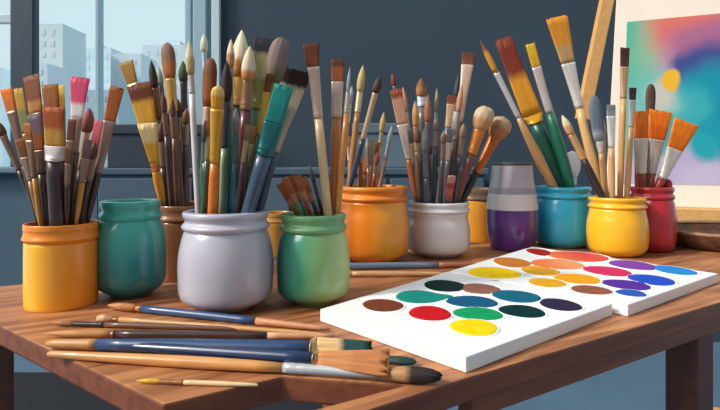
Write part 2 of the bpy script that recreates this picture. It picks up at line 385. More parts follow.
def build_brush(tail, tip, fb, ff, W, cols, kind, label, group, split=.5, flat_axis=None, tailc=None, tailf=.1, name='paintbrush', rot=0.0):
    """tail/tip world points; fb, ff: length from the tip to the bristle end / ferrule end (m); W: widths in m (tip, bristle base, ferrule end, handle)"""
    tipc, basec, ferc, hanc = cols
    ax = tip-tail; Ln = ax.length; z = ax.normalized()
    x = flat_axis or Vector((1,0,0)); x = (x-z*x.dot(z)).normalized(); y = z.cross(x)
    Mx = Matrix((x,y,z)).transposed() @ Matrix.Rotation(rot, 3, 'Z')
    e = empty(name, tail, label, 'paintbrush' if name == 'paintbrush' else 'palette knife', group); e.rotation_euler = Mx.to_euler()
    wt, wb, wf, wh = [w/2 for w in W]
    zb, zf = Ln-fb, Ln-ff
    flat = kind in ('flat','blade')
    # handle
    hl = zf
    hr = [(0,wh*.35),(.01,wh*.52),(.15,wh*.72),(.45,wh*.95),(.7,wh),(.88,(wh+wf)*.5),(1,wf*.92)]
    hm = mat(hanc, rough=.35, var=.16, scale=60, coat=.25, stretch=(4,4,.5))
    if tailc:
        k0 = tailf
        def rad(t):
            for (a,ra),(b,rb) in zip(hr,hr[1:]):
                if t <= b: return ra+(rb-ra)*(t-a)/(b-a)
            return hr[-1][1]
        ho = loft('handle', [(hl*t, rad(t), rad(t), 2) for t in [k0+(1-k0)*i/8 for i in range(9)]], hm, e, 14)
        loft('handle_tip', [(hl*t, rad(t)*(.999 if t<k0 else .99), rad(t)*(.999 if t<k0 else .99), 2) for t in [k0*i/6 for i in range(7)]], mat(tailc, rough=.45, var=.15, scale=60), e, 14)
    else:
        ho = loft('handle', [(hl*t, r_, r_, 2) for t, r_ in hr], hm, e, 14)
    # ferrule: round at the handle, pressed flat at the bristles
    by = wb*(.30 if flat else .85)
    if kind == 'blade': by = wb*.5
    fl = zb-zf
    rings = []
    for t in (0,.06,.10,.13,.17,.20,.24,.45,.65,.85,.95,1):
        a = wf+(wb-wf)*(t**1.4); b = wf+(by-wf)*t
        g = 1.06 if t in (.10,.20) else 1.0
        rings.append((zf-.0015+(fl+.0015)*t, a*g*1.02, b*g*1.02, 2+ (1.5*t if flat else 0)))
    loft('ferrule', rings, mat(ferc, rough=.32, metal=.35, var=.14, scale=50, stretch=(6,6,.6)), e, 22)
    # bristles
    if kind == 'flat':
        rg = []
        for i in range(9):
            t = i/8; a = wb+(wt-wb)*t; b = by*.9+(by*.28-by*.9)*t
            rg.append((zb-.002+(fb+.002)*t, a*.98, b, 3.2))
        rg.append((Ln+.0004, wt*.9, by*.12, 3))
        loft('bristles', rg, hair_mat(tipc, basec, split), e, 44, jag=fb*.05, streak=.035)
    elif kind == 'blade':
        rg = [(zb-.001,wb*.6,.0012,2)]+[(zb+fb*t, wt*s, .0009, 2.6) for t,s in ((.1,.6),(.3,.9),(.55,1),(.8,.85),(.94,.5),(1,.08))]
        loft('blade', rg, mat(tipc, rough=.25, metal=.3, var=.05), e, 24)
    else:
        fy = .55 if kind == 'filbert' else (.9 if kind == 'mop' else 1)
        rg = []
        for t, s in PROF[kind]:
            a = wt*s if t > 0 else max(wt*s*.9, wb*.9)
            rg.append((zb-.001+(fb+.001)*t, a, a*fy, 2))
        loft('bristles', rg, hair_mat(tipc, basec, split), e, 36, jag=fb*(.07 if kind == 'mop' else .02), streak=.06 if kind == 'mop' else .03)
    return e

def jb(key, kind, tip, mu, vb, vf, W, cols, label, d=0.0, split=.5, rot=None, dt=None, name='paintbrush'):
    """a brush standing in a jar: tip pixel, column at the mouth, rows of bristle end and ferrule end"""
    j = JARS[key]
    Ym = j['Y'] + d*j['rr']*.72
    Yt = j['Y'] + (d*j['rr']*1.5 if dt is None else dt)
    Tp = dep(tip[0], tip[1], Yt)
    mx = px(mu, Ym) - j['X']; lim = math.sqrt(max(0, j['rr']**2-(Ym-j['Y'])**2)) - W[3]*.5*Ym/F
    mx = max(-lim, min(lim, mx))
    Mo = Vector((j['X']+mx, Ym, j['z']))
    D = (Mo-Tp).normalized()
    s = 0.0
    P = Mo.copy()
    hw = W[3]*.5*Ym/F
    while True:
        Q = P + D*.002
        if Q.z < .0115 or math.hypot(Q.x-j['X'], Q.y-j['Y']) > j['rin']-hw*.7: break
        P = Q
    vm = HZ+F*(H-j['z'])/Ym
    Lt = (Mo-Tp).length
    fb = Lt*(vb-tip[1])/(vm-tip[1]); ff = Lt*(vf-tip[1])/(vm-tip[1])
    k = (Yt+Ym)/2/F
    G = {'A':'brushes in the left orange-yellow jar','C':'brushes in the brown jar','D':'brushes in the lavender grey jar','E':'brushes in the green jar','F':'brushes in the amber-orange jar','G':'brushes in the pale grey jar','J':'brushes in the sky-blue jar','K':'brushes in the yellow jar','Lr':'brushes in the red jar'}[key]
    return build_brush(P, Tp, fb, ff, [w*k for w in W], cols, kind, label, G, split, rot=random.uniform(-.18,.18) if rot is None else rot, name=name)

DK = (62,46,46)
# left orange-yellow jar
a = 'A'
jb(a,'flat',(6,89),38,111,165,(13,10,5,6),((236,120,30),(214,110,40),(140,110,96),(74,52,44)),'orange-tipped flat brush leaning furthest left in the left orange jar',.05)
jb(a,'flat',(18,89),44,134,168,(9,9,6,6),((206,160,62),(140,142,84),(150,116,70),(120,80,40)),'narrow brush with mustard and green bristles in the left orange jar',.45,split=.55)
jb(a,'flat',(31,76),50,114,150,(19,15,9,8),((128,68,36),(196,136,72),(120,96,86),DK),'tall flat brush with brown bristles and tan base in the left orange jar',.75,split=.35)
jb(a,'flat',(34,115),49,150,172,(15,14,9,8),((112,92,98),(150,84,42),(110,84,70),DK),'grey-tipped flat brush with brown base in front of the tall brown one',-.3,split=.5)
jb(a,'flat',(50,85),60,112,150,(17,15,8,8),((158,94,34),(150,86,34),(130,100,80),DK),'broad ochre-brown flat brush at the back of the left orange jar',.5)
jb(a,'flat',(61,86),66,110,150,(7,7,5,5),((230,182,66),(220,168,60),(140,110,80),DK),'narrow yellow flat brush behind the rust-tipped brush',.95)
jb(a,'flat',(53,108),58,145,158,(20,19,17,16),((180,92,52),(206,152,74),(214,204,200),(66,52,54)),'thick dark-handled brush with rust tip at the front of the left orange jar',-.85,split=.48,rot=0)
jb(a,'flat',(80,78),68,118,152,(19,11,8,8),((236,90,126),(246,240,238),(164,134,120),DK),'flat brush with bright pink tip and white base',.1,split=.38)
jb(a,'round',(90,108),73,132,168,(12,7,6,6),((150,80,82),(140,84,70),(196,160,126),DK),'round brush with mauve-brown head beside the bright pink brush',.6)
jb(a,'flat',(99,121),79,150,178,(9,9,6,7),((216,102,118),(206,92,108),(170,140,124),DK),'narrow flat brush with dusky pink bristles in the left orange jar',-.2)
jb(a,'flat',(117,88),89,121,172,(14,11,7,7),((176,96,46),(182,98,44),(158,132,120),(58,44,46)),'brown flat brush leaning furthest right in the left orange jar',.0)
jb(a,'round',(-4,120),35,136,170,(9,7,5,5),((104,70,58),(110,74,60),(130,104,90),DK),'small dark brown round brush cut by the left edge of the picture',.4)
jb(a,'flat',(72,120),64,140,175,(8,8,6,6),((120,70,50),(110,70,54),(150,124,112),(52,48,66)),'dark slim brush hidden between the pink-tipped and rust-tipped brushes',-.45)
jb(a,'flat',(27,124),41,140,176,(8,8,5,5),((178,110,60),(150,92,50),(140,112,90),(196,138,50)),'slim brush with golden handle low at the left of the left orange jar',-.55)
jb(a,'flat',(88,140),76,158,180,(8,8,6,6),((120,100,96),(110,90,84),(150,126,116),(200,142,52)),'slim brush with golden handle low at the right of the left orange jar',-.65)
# brown jar
a = 'C'
jb(a,'flat',(126,62),164,84,140,(15,11,8,7),((164,120,48),(158,110,44),(216,186,140),(170,110,50)),'short gold-brown flat brush leaning furthest left in the brown jar',.4)
jb(a,'flat',(139,84),165,126,150,(25,18,9,8),((108,54,28),(216,158,54),(200,150,70),(120,80,44)),'wide flat brush with dark brown tip and golden base in the brown jar',.0,split=.62)
jb(a,'flat',(147,124),163,163,169,(20,9,8,9),((240,212,150),(232,172,54),(190,110,60),(236,156,32)),'cream flat brush with bright golden-orange handle at the front of the brown jar',-.8,split=.55,rot=0)
jb(a,'round',(151,60),170,88,118,(8,7,6,6),((50,50,52),(60,54,50),(128,88,66),(84,58,50)),'dark pointed round brush in the brown jar',.25)
jb(a,'round',(158,66),174,86,120,(8,6,5,5),((186,202,190),(170,180,160),(110,100,96),(70,54,50)),'pale green-white round brush in the brown jar',.65)
jb(a,'filbert',(167,43),181,79,110,(15,11,9,8),((142,108,88),(178,112,62),(214,164,84),(92,66,56)),'big rounded brush with grey-brown head and tan ferrule in the brown jar',-.1,split=.5)
jb(a,'round',(183,61),187,82,112,(10,7,6,6),((70,96,60),(64,84,56),(70,62,58),(84,58,46)),'round brush with dark green head behind the big rounded one',.55)
jb(a,'round',(172,98),178,116,136,(6,5,5,6),((120,84,64),(110,76,60),(130,96,76),(106,70,50)),'slim brown brush low in the middle of the brown jar',-.5)
jb(a,'round',(163,92),172,112,134,(6,5,5,6),((110,70,52),(104,70,54),(126,92,76),(72,52,48)),'slim dark-handled brush next to the golden-orange handle in the brown jar',-.35)
# lavender grey jar
a = 'D'
jb(a,'round',(189,40),198,74,92,(9,6,6,6),((230,220,184),(196,176,130),(206,196,190),(214,206,204)),'thin white-handled round brush with cream tip at the left of the grey jar',-.1)
jb(a,'round',(204,34),207,52,70,(8,5,4,4),((214,220,196),(200,206,180),(168,190,204),(150,172,188)),'slender pale brush with whitish tip against the window',.6)
jb(a,'filbert',(211,58),202,108,130,(15,10,9,8),((120,70,40),(140,82,38),(202,166,146),(50,100,68)),'brown filbert brush with dark green handle in the grey jar',.3,split=.6)
jb(a,'filbert',(218,86),213,108,160,(13,13,10,11),((226,190,112),(216,152,52),(222,160,56),(214,120,32)),'golden brush with thick orange-brown handle in the grey jar',-.8,split=.6)
jb(a,'round',(227,61),222,100,146,(12,8,7,7),((54,44,48),(62,52,54),(80,86,92),(146,170,136)),'black round brush with pale green handle in the grey jar',-.3)
jb(a,'round',(231,39),227,68,110,(8,6,5,6),((236,216,186),(190,140,100),(150,144,156),(36,98,100)),'slim white-tipped round brush left of the big cream brush',.2)
jb(a,'round',(242,30),231,78,106,(18,12,9,9),((238,224,196),(206,142,78),(226,172,88),(30,72,72)),'big cream round brush, tallest in the grey jar',.55,split=.35)
jb(a,'round',(250,46),239,80,108,(14,10,11,11),((228,210,178),(204,140,80),(152,112,84),(98,46,54)),'cream round brush with maroon handle in the grey jar',-.35,split=.3)
jb(a,'flat',(264,39),246,81,110,(22,14,9,10),((44,42,50),(192,182,134),(140,140,80),(74,108,62)),'flat brush with black tip and pale khaki base in the grey jar',.75,split=.66)
jb(a,'mop',(282,38),250,82,108,(21,11,9,11),((132,112,108),(122,106,88),(124,136,62),(74,88,104)),'fat fuzzy grey-brown brush with green ferrule in the grey jar',.1,split=.3)
jb(a,'flat',(270,74),247,92,134,(8,7,6,6),((110,70,40),(130,80,40),(226,168,54),(98,110,60)),'slim brush with shiny gold ferrule between the khaki and fuzzy brushes',-.15)
jb(a,'flat',(297,70),262,108,152,(31,20,8,8),((62,42,40),(226,206,172),(184,170,152),(62,84,112)),'widest flat brush with dark brown tip and cream base leaning right in the grey jar',.35,split=.58,rot=.05)
jb(a,'flat',(284,86),254,122,152,(19,19,17,14),((36,142,132),(30,128,124),(26,104,108),(64,86,110)),'teal-painted flat brush with thick blue-grey handle at the front of the grey jar',-.7,rot=0)
jb(a,'round',(236,108),234,130,160,(7,6,6,7),((150,150,150),(120,120,110),(70,110,100),(28,92,96)),'slim brush with dark teal handle at the front middle of the grey jar',-.6)
jb(a,'round',(205,120),205,140,160,(7,6,6,7),((90,80,70),(80,76,70),(80,96,90),(36,58,72)),'slim brush with dark blue handle at the front left of the grey jar',-.6)
# green jar
a = 'E'
for i,(tu,tv,mu,hc,dd,lb) in enumerate([(280,184,297,(150,88,56),-.2,'small brown brush leaning lowest left in the green jar'),
        (285,178,301,(92,120,76),-.55,'small rust-tipped brush with green handle in the green jar'),
        (291,176,306,(96,124,82),.1,'small rust-tipped brush, third from the left in the green jar'),
        (297,176,311,(156,56,52),-.45,'small brush with red handle in the green jar'),
        (303,178,317,(58,44,46),.3,'small dark-handled brush at the right of the little cluster in the green jar')]):
    jb(a,'flat',(tu,tv),mu,tv+15,tv+23,(8,7,5,4.5),((176,102,66),(168,92,58),(176,120,84),hc),lb,dd)
jb(a,'round',(309,164),322,182,192,(5,4,4,4.5),((92,104,104),(80,84,84),(90,84,84),(52,42,46)),'dark pointed little brush right of the rusty cluster in the green jar',.55)
jb(a,'flat',(311,44),328,67,117,(17,12,9,9),((104,56,38),(120,64,40),(206,178,162),(222,188,144)),'tall flat brush with dark brown tip and light tan handle in the green jar',-.1,rot=.08)
jb(a,'flat',(338,60),334,82,117,(14,12,10,10),((96,54,36),(156,84,42),(208,182,168),(190,116,58)),'flat brown brush with orange-brown handle in the green jar',.35,split=.7)
jb(a,'round',(350,67),338,92,112,(4,4,5,6),((156,166,172),(150,150,150),(190,176,160),(206,136,64)),'thin grey-tipped brush at the right of the green jar',.0)
jb(a,'round',(352,86),341,104,122,(5,4,5,6),((200,206,208),(170,170,170),(204,186,160),(196,126,60)),'thin white-tipped brush furthest right in the green jar',.6)
# amber-orange jar
a = 'F'
jb(a,'round',(363,65),349,92,112,(8,6,6,6),((208,184,124),(196,168,110),(214,196,156),(172,116,60)),'cream pointed brush at the left of the amber-orange jar',.2)
jb(a,'round',(380,76),350,92,138,(9,6,5,6),((66,58,58),(86,60,54),(194,164,130),(44,66,88)),'dark-tipped brush with navy handle leaning right over the amber-orange jar',-.5)
jb(a,'round',(384,112),375,132,146,(6,4,4,5),((196,166,96),(180,150,90),(160,150,120),(190,132,84)),'thin tan-tipped brush in the amber-orange jar',.1)
jb(a,'round',(392,126),380,144,158,(5,4,4,4),((180,186,186),(160,166,166),(150,150,150),(150,110,84)),'thin pale grey brush leaning furthest right in the amber-orange jar',.5)
jb(a,'flat',(363,158),362,168,174,(10,9,9,9),((150,80,50),(160,84,50),(168,92,58),(160,84,52)),'short thick copper-coloured brush in the amber-orange jar',.6)
jb(a,'round',(367,138),369,154,166,(4,3.5,3.5,4),((170,160,150),(140,130,120),(150,120,100),(140,90,66)),'thin brush in the centre of the amber-orange jar',.0)
jb(a,'round',(378,152),373,164,172,(5,4,4,4.5),((150,84,66),(140,74,60),(150,110,90),(150,70,50)),'short thin reddish brush in the amber-orange jar',-.5)
# pale grey jar
a = 'G'
jb(a,'flat',(396,90),412,124,158,(12,11,6,7),((150,82,52),(206,158,134),(226,208,198),(186,102,62)),'flat brush with pinkish bristles and copper handle at the left of the pale grey jar',-.4,split=.78)
jb(a,'round',(392,73),413,86,120,(5,4,4,5),((132,66,56),(120,64,54),(120,104,100),(96,70,62)),'tiny red-tipped round brush behind the pinkish flat brush',.55)
jb(a,'round',(403,87),416,112,136,(6,5,5,5),((204,150,112),(190,140,104),(196,176,160),(96,78,72)),'slim tan round brush beside the pinkish flat brush',.3)
jb(a,'round',(421,78),424,97,106,(11,9,9,8),((130,86,50),(166,116,70),(204,216,230),(112,100,98)),'round brown brush with bright bluish ferrule in the pale grey jar',.2)
jb(a,'round',(415,101),419,126,150,(7,6,5,6),((206,166,116),(190,140,90),(176,140,96),(112,84,66)),'slim tan brush left of centre in the pale grey jar',-.6)
jb(a,'round',(428,94),427,122,150,(7,6,5,6),((172,112,84),(166,110,84),(130,118,118),(80,76,82)),'slim rosy-brown brush at the centre of the pale grey jar',-.35)
jb(a,'round',(437,88),433,112,130,(4,3,4,5),((176,160,130),(150,140,120),(140,150,160),(110,124,138)),'needle-thin brush with blue-grey handle in the pale grey jar',.5)
jb(a,'flat',(452,96),438,104,126,(9,8,6,6),((130,70,52),(140,76,54),(216,178,138),(128,124,130)),'small brown flat brush with tan ferrule in the pale grey jar',-.5)
jb(a,'round',(459,73),443,98,126,(6,5,5,5),((50,72,88),(52,70,86),(160,150,150),(84,84,92)),'slim dark blue-tipped brush in the pale grey jar',.65)
jb(a,'flat',(454,112),440,128,150,(7,6,5,5),((236,232,228),(216,210,206),(200,196,198),(92,96,106)),'small white-tipped brush in the pale grey jar',-.15)
jb(a,'round',(462,84),446,112,140,(6,5,5,5),((206,150,118),(190,140,110),(150,140,136),(90,86,92)),'slim rosy tan brush beside the tallest brush of the pale grey jar',.2)
jb(a,'flat',(469,53),449,65,122,(14,12,6,6),((106,58,52),(120,66,56),(218,184,160),(96,90,94)),'tallest flat brush with dark brown tip in the pale grey jar',.45)
jb(a,'mop',(487,107),456,130,153,(20,12,9,8),((204,178,148),(190,142,98),(214,132,54),(108,62,48)),'fluffy beige mop brush with orange ferrule, left of two in the pale grey jar',-.3)
jb(a,'mop',(505,118),462,138,172,(21,12,8,8),((192,160,126),(178,126,80),(194,106,44),(32,32,40)),'fluffy tan mop brush with black handle, right of two in the pale grey jar',.1)
jb(a,'flat',(452,176),448,188,194,(8,8,7,7),((190,150,130),(160,70,60),(160,80,70),(120,60,54)),'short reddish brush at the front right of the pale grey jar',-.8)
jb(a,'round',(424,128),428,150,176,(6,5,6,7),((140,146,156),(120,126,134),(100,106,116),(70,74,84)),'slim slate-grey brush at the front of the pale grey jar',-.85)
# sky-blue jar
a = 'J'
jb(a,'round',(480,40),553,72,116,(6,6,5,10),((130,86,60),(218,154,54),(222,216,214),(204,154,100)),'long fine-pointed brush leaning furthest left in the sky-blue jar',-.55,split=.66)
jb(a,'flat',(503,39),560,116,123,(17,20,14,15),((128,56,38),(222,152,46),(226,170,50),(20,78,62)),'wide brush with red-brown and golden bristles and dark green handle in the sky-blue jar',.35,split=.52)
jb(a,'flat',(530,44),570,67,112,(9,9,7,12),((214,176,42),(206,160,40),(204,194,190),(26,112,86)),'yellow-tipped slim brush with green handle in the sky-blue jar',.0)
jb(a,'round',(541,78),577,100,126,(6,5,5,6),((150,110,80),(150,110,80),(190,170,156),(196,142,92)),'slim tan-handled brush behind the yellow-tipped one in the sky-blue jar',.75)
jb(a,'blade',(572,151),574,178,184,(17,7,5,5),((214,220,230),(200,206,216),(190,196,206),(120,110,104)),'pale steel palette knife standing blade up in the sky-blue jar',-.1,name='palette_knife',rot=0)
# yellow jar
a = 'K'
jb(a,'flat',(557,18),601,64,108,(23,14,8,9),((218,144,50),(192,152,100),(222,216,210),(216,172,112)),'tallest brush, wide flat orange-tan bristles, leaning left out of the yellow jar',.45,split=.4,rot=.05)
jb(a,'round',(562,115),600,134,158,(8,7,7,8),((234,216,180),(214,172,116),(212,166,108),(46,40,40)),'cream-tipped brush with black handle leaning left out of the yellow jar',-.45)
jb(a,'filbert',(594,96),606,142,152,(13,8,5,6),((98,114,130),(150,160,170),(210,206,200),(204,156,104)),'brush with slate-grey oval head in the yellow jar',.1,split=.25)
jb(a,'flat',(611,105),612,116,146,(9,9,6,6),((132,138,148),(150,154,160),(228,226,224),(206,160,108)),'small grey-tipped flat brush with white ferrule in the yellow jar',-.4)
jb(a,'flat',(625,48),620,67,98,(10,9,6,6),((84,48,42),(90,54,44),(206,166,122),(208,158,98)),'tall slim brush with dark brown tip in the yellow jar',.2,rot=.1)
jb(a,'flat',(633,88),627,100,126,(8,7,5,6),((64,44,42),(70,50,46),(184,178,170),(196,146,96)),'short brush with blackish tip beside the tall slim one in the yellow jar',-.1)
jb(a,'round',(603,118),604,140,160,(6,5,5,7),((200,180,150),(190,160,120),(190,160,130),(190,146,94)),'thin tan brush low in the middle of the yellow jar',.7)
# red jar
a = 'Lr'
jb(a,'filbert',(651,84),648,116,150,(10,8,6,6),((94,68,62),(100,74,66),(150,140,134),(120,60,44)),'dark brown rounded brush standing behind the three orange ones',.8)
jb(a,'flat',(641,111),641,138,173,(15,14,9,7),((244,130,34),(236,116,28),(224,210,196),(150,58,42)),'orange flat brush with bright silver ferrule, leftmost of three in the red jar',-.3,rot=0)
jb(a,'flat',(661,111),650,140,174,(24,16,8,7),((240,124,32),(226,106,28),(206,194,184),(176,88,56)),'orange flat brush, middle of three in the red jar',.35,rot=0)
jb(a,'flat',(687,122),658,149,178,(27,16,9,7),((244,134,34),(238,122,28),(226,220,210),(170,56,50)),'widest orange flat brush leaning furthest right in the red jar',-.4,rot=0)
jb(a,'round',(636,126),638,144,166,(5,4.5,5,6),((150,90,60),(140,80,54),(170,150,140),(150,40,44)),'thin red-handled brush at the left rim of the red jar',.1)

# the crowd of slim brushes filling the jars between the ones above
def crowd(key, n, u0, u1, v0, v1, m0, m1, tips, hands, label, ferr, dr=(-.9,.9), w=(7,10), kinds=('flat','round','round')):
    for i in range(n):
        t = (i+.5)/n + random.uniform(-.3,.3)/n
        tv = random.uniform(v0, v1); tc_ = random.choice(tips); W_ = random.uniform(*w)
        jb(key, random.choice(kinds), (u0+(u1-u0)*t, tv), m0+(m1-m0)*t, tv+W_*2, tv+W_*4.5, (W_,W_*.8,W_*.7,W_*.75),
           (tc_, tuple(int(c*.9) for c in tc_), random.choice(ferr), random.choice(hands)), label, random.uniform(*dr), split=.6)
FE = [(160,134,120),(140,112,98),(180,156,142)]
crowd('A', 11, 16, 106, 138, 160, 40, 86, [(150,90,50),(120,80,66),(176,110,60),(110,84,80)], [(62,46,46),(74,54,46),(56,46,54),(150,100,50)], 'low slim brush crowded among the handles in the left orange jar', FE)
crowd('C', 9, 160, 188, 92, 122, 164, 186, [(110,74,54),(90,64,54),(140,96,64)], [(96,64,48),(80,56,48),(112,76,54)], 'low slim brown brush crowded among the handles in the brown jar', FE, (-.3,.9))
crowd('D', 10, 206, 272, 100, 130, 200, 256, [(150,116,66),(132,104,76),(176,140,84)], [(40,80,80),(60,92,62),(50,66,86),(92,62,74)], 'low slim brush crowded among the handles in the lavender grey jar', [(120,120,110),(150,140,110),(110,100,96)], w=(7,10), kinds=('flat',))
crowd('F', 4, 346, 386, 128, 150, 348, 380, [(160,110,70),(170,140,90)], [(160,96,60),(150,110,70)], 'low slim brush in the amber-orange jar', FE, w=(5,6))
crowd('G', 9, 408, 466, 118, 148, 414, 456, [(120,90,80),(150,120,100),(100,100,106)], [(84,80,86),(96,90,94),(66,66,76),(110,84,72)], 'low slim brush crowded among the handles in the pale grey jar', FE, w=(6,8))
crowd('Lr', 3, 642, 664, 128, 140, 640, 656, [(110,70,60),(140,80,60)], [(120,50,44),(70,46,44)], 'low slim brush behind the orange brushes in the red jar', FE, (.2,.9), w=(5,6))

# brushes lying on the table
def lay(t0, t1, fb, ff, W, cols, kind, label, split=.5, tailc=None, tailf=.1, group='brushes lying at the front of the table', zt=None, z1=None, flat=None, rot=0.0):
    """t0 tail pixel, t1 tip pixel, fb/ff as px lengths along the brush from the tip"""
    P0 = at(*t0); P1 = at(*t1)
    k = lambda p: p.y/F
    Ws = [W[0]*k(P1), W[1]*k(P1), W[2]*k(P1), W[3]*k((P0+P1)/2)]
    P0.z = (zt if zt is not None else Ws[3]*.35)+.0004
    fat = {'flat':.30*Ws[1]/2,'round':Ws[0]/2,'filbert':.55*Ws[0]/2,'mop':.9*Ws[0]/2}[kind]
    P1.z = (z1 if z1 is not None else max(fat, Ws[2]*.5, Ws[3]*.5))+.0004
    # keep the same picture place once raised
    P0 = at(t0[0], t0[1], P0.z); P1 = at(t1[0], t1[1], P1.z)
    Lpx = math.hypot(t1[0]-t0[0], t1[1]-t0[1]); Lm = (P1-P0).length
    up = Vector((0,0,1)); ax = (P1-P0).normalized(); fa = flat or up.cross(ax)
    return build_brush(P0, P1, fb/Lpx*Lm, ff/Lpx*Lm, Ws, cols, kind, label, group, split, flat_axis=fa, tailc=tailc, tailf=tailf, rot=rot)
BL1 = (42,74,118); TAN = (206,152,98)
lay((330,329),(107,305),34,38,(8,6,7,8),((196,142,92),(178,116,70),(190,120,80),(48,80,124)),'round','lying brush with blue handle and tan pointed head in front of the teal jar',tailc=(196,138,98),tailf=.36)
lay((322,334),(97,318),18,22,(8,5,5,5),((214,180,138),(176,126,84),(140,90,60),(206,156,104)),'mop','lying tan brush with a small rounded pale head')
lay((250,329),(50,323),24,54,(5,5,5.5,5.5),((176,124,78),(150,100,64),(60,56,60),(110,76,58)),'round','thin lying brush with charcoal ferrule behind the dark-handled one')
lay((334,336),(42,333.5),70,72,(8,7,8,8),((204,150,96),(190,134,82),(120,80,60),(64,44,42)),'round','lying brush with long tan point and dark brown handle',tailc=(206,152,110),tailf=.30)
lay((47,343.5),(371,350),52,55,(17,23,18,15),((30,72,70),(226,186,130),(216,176,124),(38,66,108)),'flat','thick lying brush with blue handle and tan head tipped in dark green',split=.48,tailc=(196,142,88),tailf=.2,rot=1.0,z1=.009)
lay((100,344.5),(388,363),62,64,(25,14,12,12),((182,116,68),(196,130,78),(200,154,106),(28,48,84)),'flat','lying brush with dark navy handle and broad brown head',split=.5,z1=.014,zt=.004,rot=1.0)
lay((48,354),(441,376.5),58,144,(17,11,10,12),((48,42,42),(186,140,96),(200,202,206),(206,146,84)),'mop','longest lying brush with wooden handle, silver ferrule and black rounded tip',split=.5)
lay((300,350),(416,362),30,40,(13,9,8,8),((36,62,64),(60,72,70),(150,120,90),(70,80,100)),'filbert','lying brush with dark green head between the blue brushes and the palette')
lay((258,385),(136,380.5),24,46,(5,4.5,5,5),((216,176,66),(208,160,60),(160,106,66),(226,196,150)),'round','small lying brush with yellow tip at the front corner of the table')
GB = 'brushes lying behind the palette'
lay((486,264.5),(300,267),30,34,(6,6,6,7),((150,120,100),(140,110,90),(170,120,90),(98,120,142)),'round','blue-grey lying brush with brown end in front of the amber-orange jar',tailc=(150,96,66),tailf=.32,group=GB)
lay((446,274),(310,274),24,40,(6,5,5,6),((200,160,110),(190,150,104),(200,160,120),(206,158,110)),'round','pale wooden lying brush between the green jar and the palette',group=GB)

# ---------------------------------------------------------------- palettes
white_m = mat((238,238,240), rough=.45, var=.02, scale=20, spec=.4)
def palette(corners, label, paints):
    th = .0125
    P = [at(u, v, th) for u, v in corners]
    c = sum(P, Vector())/4; c.z = 0
    e = empty('paint_palette', c, label, 'palette', 'white paint palettes')
    bm = bmesh.new(); add_prism(bm, [p-c for p in P], .0003, th); from_bm('slab', bm, white_m, e, bevel=.0009)
    for (u, v, hw, hh, col, lb, tailw) in paints:
        p = at(u, v, th); a = hw*p.y/F; b = (at(u, v-hh, th).y-at(u, v+hh, th).y)/2
        n = 48
        ph = random.uniform(0,6.28)
        def rad(th_):
            r = 1+.035*math.sin(2*th_+ph)+.025*math.sin(3*th_+2*ph)
            if tailw: r += .55*math.exp(-((th_ if th_ < math.pi else th_-2*math.pi)/.3)**2)
            return r
        o = p-c
        # raised lip of the well
        w = []
        bm = bmesh.new()
        for s, z in ((1.02,0),(1.03,.0006),(1.07,.0010),(1.11,.0006),(1.13,-.0002)):
            w.append([bm.verts.new((o.x+a*s*rad(2*math.pi*i/n)*math.cos(2*math.pi*i/n), o.y-b*(s-1)*.8+b*s*rad(2*math.pi*i/n)*math.sin(2*math.pi*i/n), th+z)) for i in range(n)])
        for r1, r2 in zip(w, w[1:]):
            for i in range(n): bm.faces.new((r1[i], r1[(i+1)%n], r2[(i+1)%n], r2[i]))
        from_bm('well_lip', bm, white_m, e, smooth=True)
        bm = bmesh.new(); rows = []
        for s, z in ((1.03,-.0002),(1.02,.0005),(.96,.0010),(.8,.0013),(.5,.0014)):
            rows.append([bm.verts.new((a*s*rad(2*math.pi*i/n)*math.cos(2*math.pi*i/n), b*s*rad(2*math.pi*i/n)*math.sin(2*math.pi*i/n), z)) for i in range(n)])
        for r1, r2 in zip(rows, rows[1:]):
            for i in range(n): bm.faces.new((r1[i], r1[(i+1)%n], r2[(i+1)%n], r2[i]))
        bm.faces.new(rows[-1])
        if len(col) == 2: pm = ramp_mat('blended_paint', [(.2,col[0]),(.8,col[1])], 'X', (-a,a), .5, .0, .02)
        else: pm = mat(col, rough=.6, var=.12, scale=70, spec=.05)
        k = from_bm('paint_pool', bm, pm, e, smooth=True); k.location = (o.x, o.y, th); k['label'] = lb
    return e
palette([(320,309),(466,357),(612.5,303.6),(448,271.4)], 'larger white paint palette at the front with greens, reds and blues', [
    (383,305.5,20,6,(112,58,42),'brown paint',0),(430,313.5,21,7,(190,26,34),'red paint',0),(474,327.5,23,8,(236,204,20),'yellow paint',0),
    (445,286,21,5.6,(14,44,42),'blackish green paint',0),(419,297,22,6.5,(24,128,118),'teal paint',1),(480,289,20,5,(136,92,80),'mauve brown paint',0),
    (472,302,24,6,(22,84,120),'navy blue paint',0),(478,314,23,6.5,(20,148,92),'green paint',0),(516,296.5,23,6,(20,96,120),'blue-teal paint',0),
    (522,311.5,21,6.4,(8,48,50),'dark bottle-green paint',0),(560,305,19.5,6,(46,40,66),'dark plum paint',0)])
